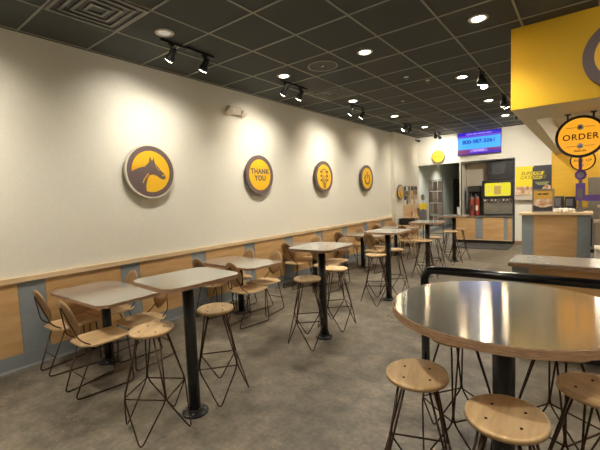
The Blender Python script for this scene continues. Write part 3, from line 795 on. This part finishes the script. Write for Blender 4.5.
MB().box(-.25,.25,-.14,-.001,.09,.115).build('shelf', M['ply'], t); MB().box(-.25,.25,-.12,-.001,-.06,.09).build('box', M['taupe'], t)

# display on the tall counter
t = empty('tabletop_display', (-.68, 8.95, 1.10)); t.scale = (1.17, 1, 1.04); tag(t, 'framed promotional picture standing on the tall wood counter', 'display')
m = MB(); ring = [(-.155,.02),(.155,.02),(.155,.44),(-.155,.44)]
m.box(-.16,.16,-.0,.02,.0,.03); m.box(-.16,.16,0,.02,.43,.455); m.box(-.16,-.137,0,.02,.03,.43); m.box(.137,.16,0,.02,.03,.43)
m.box(-.1,.1,.02,.12,0,.012); m.build('frame', M['steel'], t)
m = MB(); m.box(-.137,.137,.006,.014,.03,.43); m.build('print', M['food'], t)
m = MB(); m.prism([(-.137,.27),(.137,.27),(.137,.43),(-.137,.43)], .0, .0015, lambda u,v,w: (u,.006-w,v)); m.build('print_top', base_mat('ochre_print',(205,160,70),.45), t)
m = MB(); m.prism([(-.137,.03),(.137,.03),(.137,.13),(.03,.1),(-.03,.1),(-.137,.15)], .0, .0015, lambda u,v,w: (u,.006-w,v)); m.build('print_bottom', M['poster_d'], t)
print_line('printed_line', (.06,.08), .026, M['dark'], t, lambda u,v,w:(u,.0045-w,v), 0, 0, .36)
# purple post
t = empty('purple_sign_post', (-.08, 9.12, 1.10)); tag(t, 'purple sign post with a ring and side arm standing on the tall counter', 'sign post')
MB().box(-.07,.07,-.05,.05,0,.012).build('base', M['greymetal'], t)
MB().box(-.03,.03,-.012,.012,.012,.24).build('lower_post', M['greymetal'], t)
m = MB(); m.box(-.075,.075,-.03,.0,.22,.56,.006); m.build('panel', M['purple'], t)
MB().box(-.045,.04,-.035,-.03,.27,.45).build('panel_label', M['greymetal'], t)
m = MB(); m.box(-.03,.03,-.012,.012,.56,.64); m.build('neck', M['greymetal'], t)
m = MB(); ring_mb(m, 0, .72, .055, .095, -.012, .02, ft); m.build('ring', M['purple'], t)
m = MB(); m.prism(disc(0,.72,.06), -.008, .008, ft); m.build('ring_face', base_mat('mauve_print', (150,140,165), .5), t)
MB().box(-.035,.02,-.012,.012,.80,1.06).build('upper_post', M['purple'], t)
MB().box(.075,.60,-.02,-.005,.21,.33).build('side_arm', M['purple'], t)
# crumpled white papers on the counter
prng = random.Random(11)
for q in range(7):
    m = MB(); bm2 = bmesh.new(); bmesh.ops.create_icosphere(bm2, subdivisions=2, radius=.055)
    for v in bm2.verts: v.co *= prng.uniform(.72, 1.15); v.co.z *= .8
    zmin = min(v.co.z for v in bm2.verts)
    for v in bm2.verts: v.co.z -= zmin
    m._merge(bm2)
    lx = -.47+(q % 4)*.085; ly = 8.95+(q//4)*.1+(.02 if q % 2 else 0)
    o = m.build('crumpled_napkin', M['paper'], loc=(lx, ly, 1.10)); tag(o, 'crumpled white paper in the heap on the tall counter beside the framed display', 'napkin', 'crumpled papers on the tall counter')

# kitchen equipment behind
t = empty('back_counter', (0, 11.6, 0)); tag(t, 'stainless kitchen counter along the yellow wall', 'counter')
MB().box(-.66, 3.5, .02, .58, .1, 1.0).build('body', M['steel'], t); MB().box(-.68, 3.5, 0, .6, 1.0, 1.04).build('worktop', M['steel'], t)
MB().box(-.6, 3.4, .06, .5, 0, .1).build('kick', M['dark'], t)
for (x0, x1, z1, mt, nm, lb) in ((-.64,-.44,.32,'darkgrey','toaster_oven','dark grey oven on the kitchen counter, left of the pair'),(-.42,-.18,.30,'dark','microwave','black microwave on the kitchen counter behind the purple post')):
    t = empty(nm, ((x0+x1)/2, 11.8, 1.04)); tag(t, lb, 'kitchen appliance'); hw = (x1-x0)/2
    MB().box(-hw,hw,-.12,.25,.015,z1,.012).build('body', M[mt], t)
    MB().box(-hw*.8,hw*.4,-.127,-.12,.06,z1-.05).build('door', M['greymetal'], t)
    MB().box(hw*.5,hw*.9,-.127,-.12,.06,z1-.05).build('control_panel', M['dark'], t)
    m = MB()
    for a_ in (-1,1):
        for b_ in (-.08,.2): m.box(a_*hw*.8-.015,a_*hw*.8+.015,b_-.015,b_+.015,0,.016)
    m.build('foot', M['dark'], t)
t = empty('steel_refrigerator', (.55, 11.2, 0)); tag(t, 'tall steel kitchen unit at the right edge behind the purple post', 'kitchen appliance')
MB().box(-.5,.5,0,.35,.08,1.8,.01).build('body', M['steel'], t); MB().box(-.49,-.01,-.02,-.001,.1,1.78,.004).build('door', M['steel'], t); MB().box(.01,.49,-.02,-.001,.1,1.78,.004).build('door', M['steel'], t)
MB().box(-.48,.48,.03,.33,0,.08).build('kick', M['dark'], t)
t = empty('prep_station', (.62, 7.9, 0)); tag(t, 'stainless prep station at the right picture edge beyond the tall counter', 'kitchen counter')
MB().box(-.48,1.2,0,.7,.1,.95,.006).build('body', M['steel'], t); MB().box(-.5,1.25,-.02,.74,.95,.99).build('worktop', M['steel'], t); MB().box(-.44,1.1,.05,.65,0,.1).build('kick', M['dark'], t)
MB().box(-.45,1.1,.2,.6,1.22,1.25).tube([(-.4,.25,.99),(-.4,.25,1.22)],.012).tube([(-.4,.55,.99),(-.4,.55,1.22)],.012).tube([(1.0,.25,.99),(1.0,.25,1.22)],.012).tube([(1.0,.55,.99),(1.0,.55,1.22)],.012).build('shelf', M['ply'], t)
t = empty('cream_bin', (.28, 7.3, 0)); tag(t, 'cream plastic bin at the right picture edge beyond the low counter', 'bin')
MB().box(-.15,.35,-.2,.2,.0,.62,.02).build('body', M['white'], t); MB().box(-.16,.36,-.21,.21,.62,.66,.01).build('lid', M['signcream'], t)

# ---------------------------------------------------------------- back left corner
for k_, (y0_, y1_) in enumerate(((10.92,11.44),(11.50,12.06))):
    t = empty('photo_board', (XC, (y0_+y1_)/2, 1.53)); tag(t, ('left wall board of small pinned photographs beside the round sign','right wall board of small pinned photographs next to the back corner')[k_], 'notice board')
    hw = (y1_-y0_)/2
    MB().box(.001,.018,-hw,hw,-.29,.29).build('board', M['taupe'], t)
    pr = random.Random(k_+5)
    cols = [M['food'], M['food2'], M['poster_d'], M['tan'], M['paper'], M['brownbag']]
    for a_ in range(3):
        for b_ in range(4):
            u0 = -hw+.015+a_*(2*hw-.02)/3; v0 = -.28+b_*.14
            MB().box(.018,.021,u0,u0+(2*hw-.05)/3,v0,v0+.125).build('photograph', cols[pr.randrange(6)], t)
t = empty('snack_rack', (-4.235, 11.5, 0)); tag(t, 'wooden rack of tan snack bags under the photo boards', 'rack')
m = MB(); m.box(-.16,-.14,-.58,.58,0,1.22)
for z_ in (.1,.48,.85): m.box(-.15,.15,-.58,.58,z_-.02,z_)

for a_ in (-.15,.13):
    for b_ in (-.6,.58): m.box(a_,a_+.02,b_,b_+.02,0,1.22)
m.build('rack_frame', M['ply'], t)
nb = 0
for r_, z_ in enumerate((.48,.85)):
    for c_ in range(5):
        m = MB(); w_ = .085
        P_ = [(-w_,0),(w_,0),(w_*.9,.12),(w_,.27),(-w_,.27),(-w_*.95,.12)]
        y_ = 11.5-.44+c_*.22
        vs = [(.0+.05*(1 if 0 < i_ < 2 else 1)*0+.03, u, v) for i_, (u, v) in enumerate(P_)]
        m.prism(P_, -.035, .035, lambda u, v, w: (w*(1.25-v*4) if v < .28 else w, u, v))
        o = m.build('snack_bag', (M['tan'], M['food'], M['tan'], M['brownbag'])[(r_*5+c_*3) % 4], loc=(-4.16, y_, z_)); tag(o, 'tan snack bag standing on the %s shelf of the wooden rack' % ('lower','upper')[r_], 'snack bag', 'snack bags on the %s rack shelf' % ('lower','upper')[r_])
t = empty('storage_stand', (-4.18, 10.62, 0)); tag(t, 'small wooden stand carrying a black box at the end of the wood panelling', 'stand')
for a_ in (-.17,.14):
    for b_ in (-.16,.13): MB().box(a_,a_+.03,b_,b_+.03,0,.64).build('leg', M['ply'], t)
MB().box(-.18,.18,-.17,.17,.64,.665,.004).build('top', M['ply'], t); MB().box(-.17,.17,-.15,.15,.25,.27,.004).build('shelf', M['ply'], t)
t = empty('black_box', (-4.18, 10.62, .665)); tag(t, 'black plastic box with a lid on the small wooden stand', 'box')
MB().box(-.18,.18,-.16,.16,0,.16,.02).build('body', M['black'], t); MB().box(-.19,.19,-.17,.17,.16,.19,.008).build('lid', M['dark'], t)
# small display stand with yellow bin
t = empty('flyer_stand', (-3.985, 11.45, 0)); tag(t, 'slim dark stand with a yellow box and round topper in the back corner', 'display stand')
m = MB(); m.lathe([(.12,0),(.12,.015),(.015,.02)], seg=24); m.tube([(0,0,.015),(0,0,1.3)],.014,8); m.build('post', M['dark'], t)
MB().box(-.09,.09,-.06,.06,1.08,1.26,.006).build('box', M['poster_y'], t)
MB().box(-.1,.1,-.065,.065,.6,1.05,.006).build('leaflet_pocket', M['greymetal'], t)
m = MB(); m.prism(disc(0,1.44,.055,20,.10), -.01, .01, ft); m.build('topper', M['brownbag'], t)
# merchandise rack with hanging brown bags
t = empty('merchandise_rack', (-3.70, 11.8, 0)); tag(t, 'tall black wire rack hung with brown packets before the hall opening', 'rack')
m = MB()
for sx_ in (-.21,.21):
    m.tube([(sx_,0,0),(sx_,0,1.98)],.012,8); m.tube([(sx_,-.16,.012),(sx_,.16,.012)],.012,8)
for z_ in (.3,.9,1.28,1.64,1.96): m.tube([(-.21,0,z_),(.21,0,z_)],.009,8)
m.build('rack_frame', M['black'], t)
for r_, z_ in enumerate((1.94,1.62,1.26,.88)):
    for c_ in range(3):
        x_ = -.14+c_*.14
        m = MB(); hgt = (.30,.33,.34,.36)[r_]
        m.prism([(-.062,-hgt),(.062,-hgt),(.058,-hgt*.5),(.06,-.015),(-.06,-.015),(-.057,-hgt*.5)], -.02, .02, lambda u, v, w: (u, -.05-w*(.6-v*2), v)); m.tube([(0,-.05,-.02),(0,-.02,.012),(0,0,.022)],.004,6)
        o = m.build('hanging_packet', (M['brownbag'], M['packet2'])[(r_+c_) % 2], loc=(-3.70+x_, 11.8, z_)); tag(o, 'brown packet hanging from the %s bar of the wire rack' % ('top','second','third','lowest')[r_], 'packet', 'brown packets on the %s bar' % ('top','second','third','lowest')[r_])
for v_ in (13.4, 15.6): downlight(-4.2, v_, 'recessed light in the hall ceiling', 150, True, 2.9)

# ---------------------------------------------------------------- camera
MR = [(0.7933981170283221,0.607364406770267,-0.04034730826851109),(0.014362652359029518,-0.0849450549979312,-0.996282114588339),(-0.608533599822661,0.7898688593811001,-0.07611861051591542)]
cam = bpy.data.cameras.new('camera'); co = bpy.data.objects.new('camera', cam); COL.objects.link(co)
r_, d_, f_ = [Vector(v) for v in MR]
mw = Matrix((r_, -d_, -f_)).transposed().to_4x4(); mw.translation = Vector((0,0,1.62)); co.matrix_world = mw
cam.sensor_width = 36; cam.lens = 36*371.459/600; cam.clip_start = .05
scene.camera = co

w = bpy.data.worlds.new('world'); scene.world = w; w.use_nodes = True
w.node_tree.nodes['Background'].inputs[0].default_value = (.9,.8,.65,1); w.node_tree.nodes['Background'].inputs[1].default_value = .05
vs = scene.view_settings; vs.view_transform = 'Standard'; vs.look = 'None'; vs.exposure = 1.15; vs.gamma = 1; vs.use_curve_mapping = False
scene.cycles.max_bounces = 8; scene.cycles.diffuse_bounces = 5; scene.cycles.glossy_bounces = 4
scene.cycles.use_denoising = True; scene.cycles.caustics_reflective = False; scene.cycles.sample_clamp_indirect = 4
try: scene.cycles.use_light_tree = True
except Exception: pass
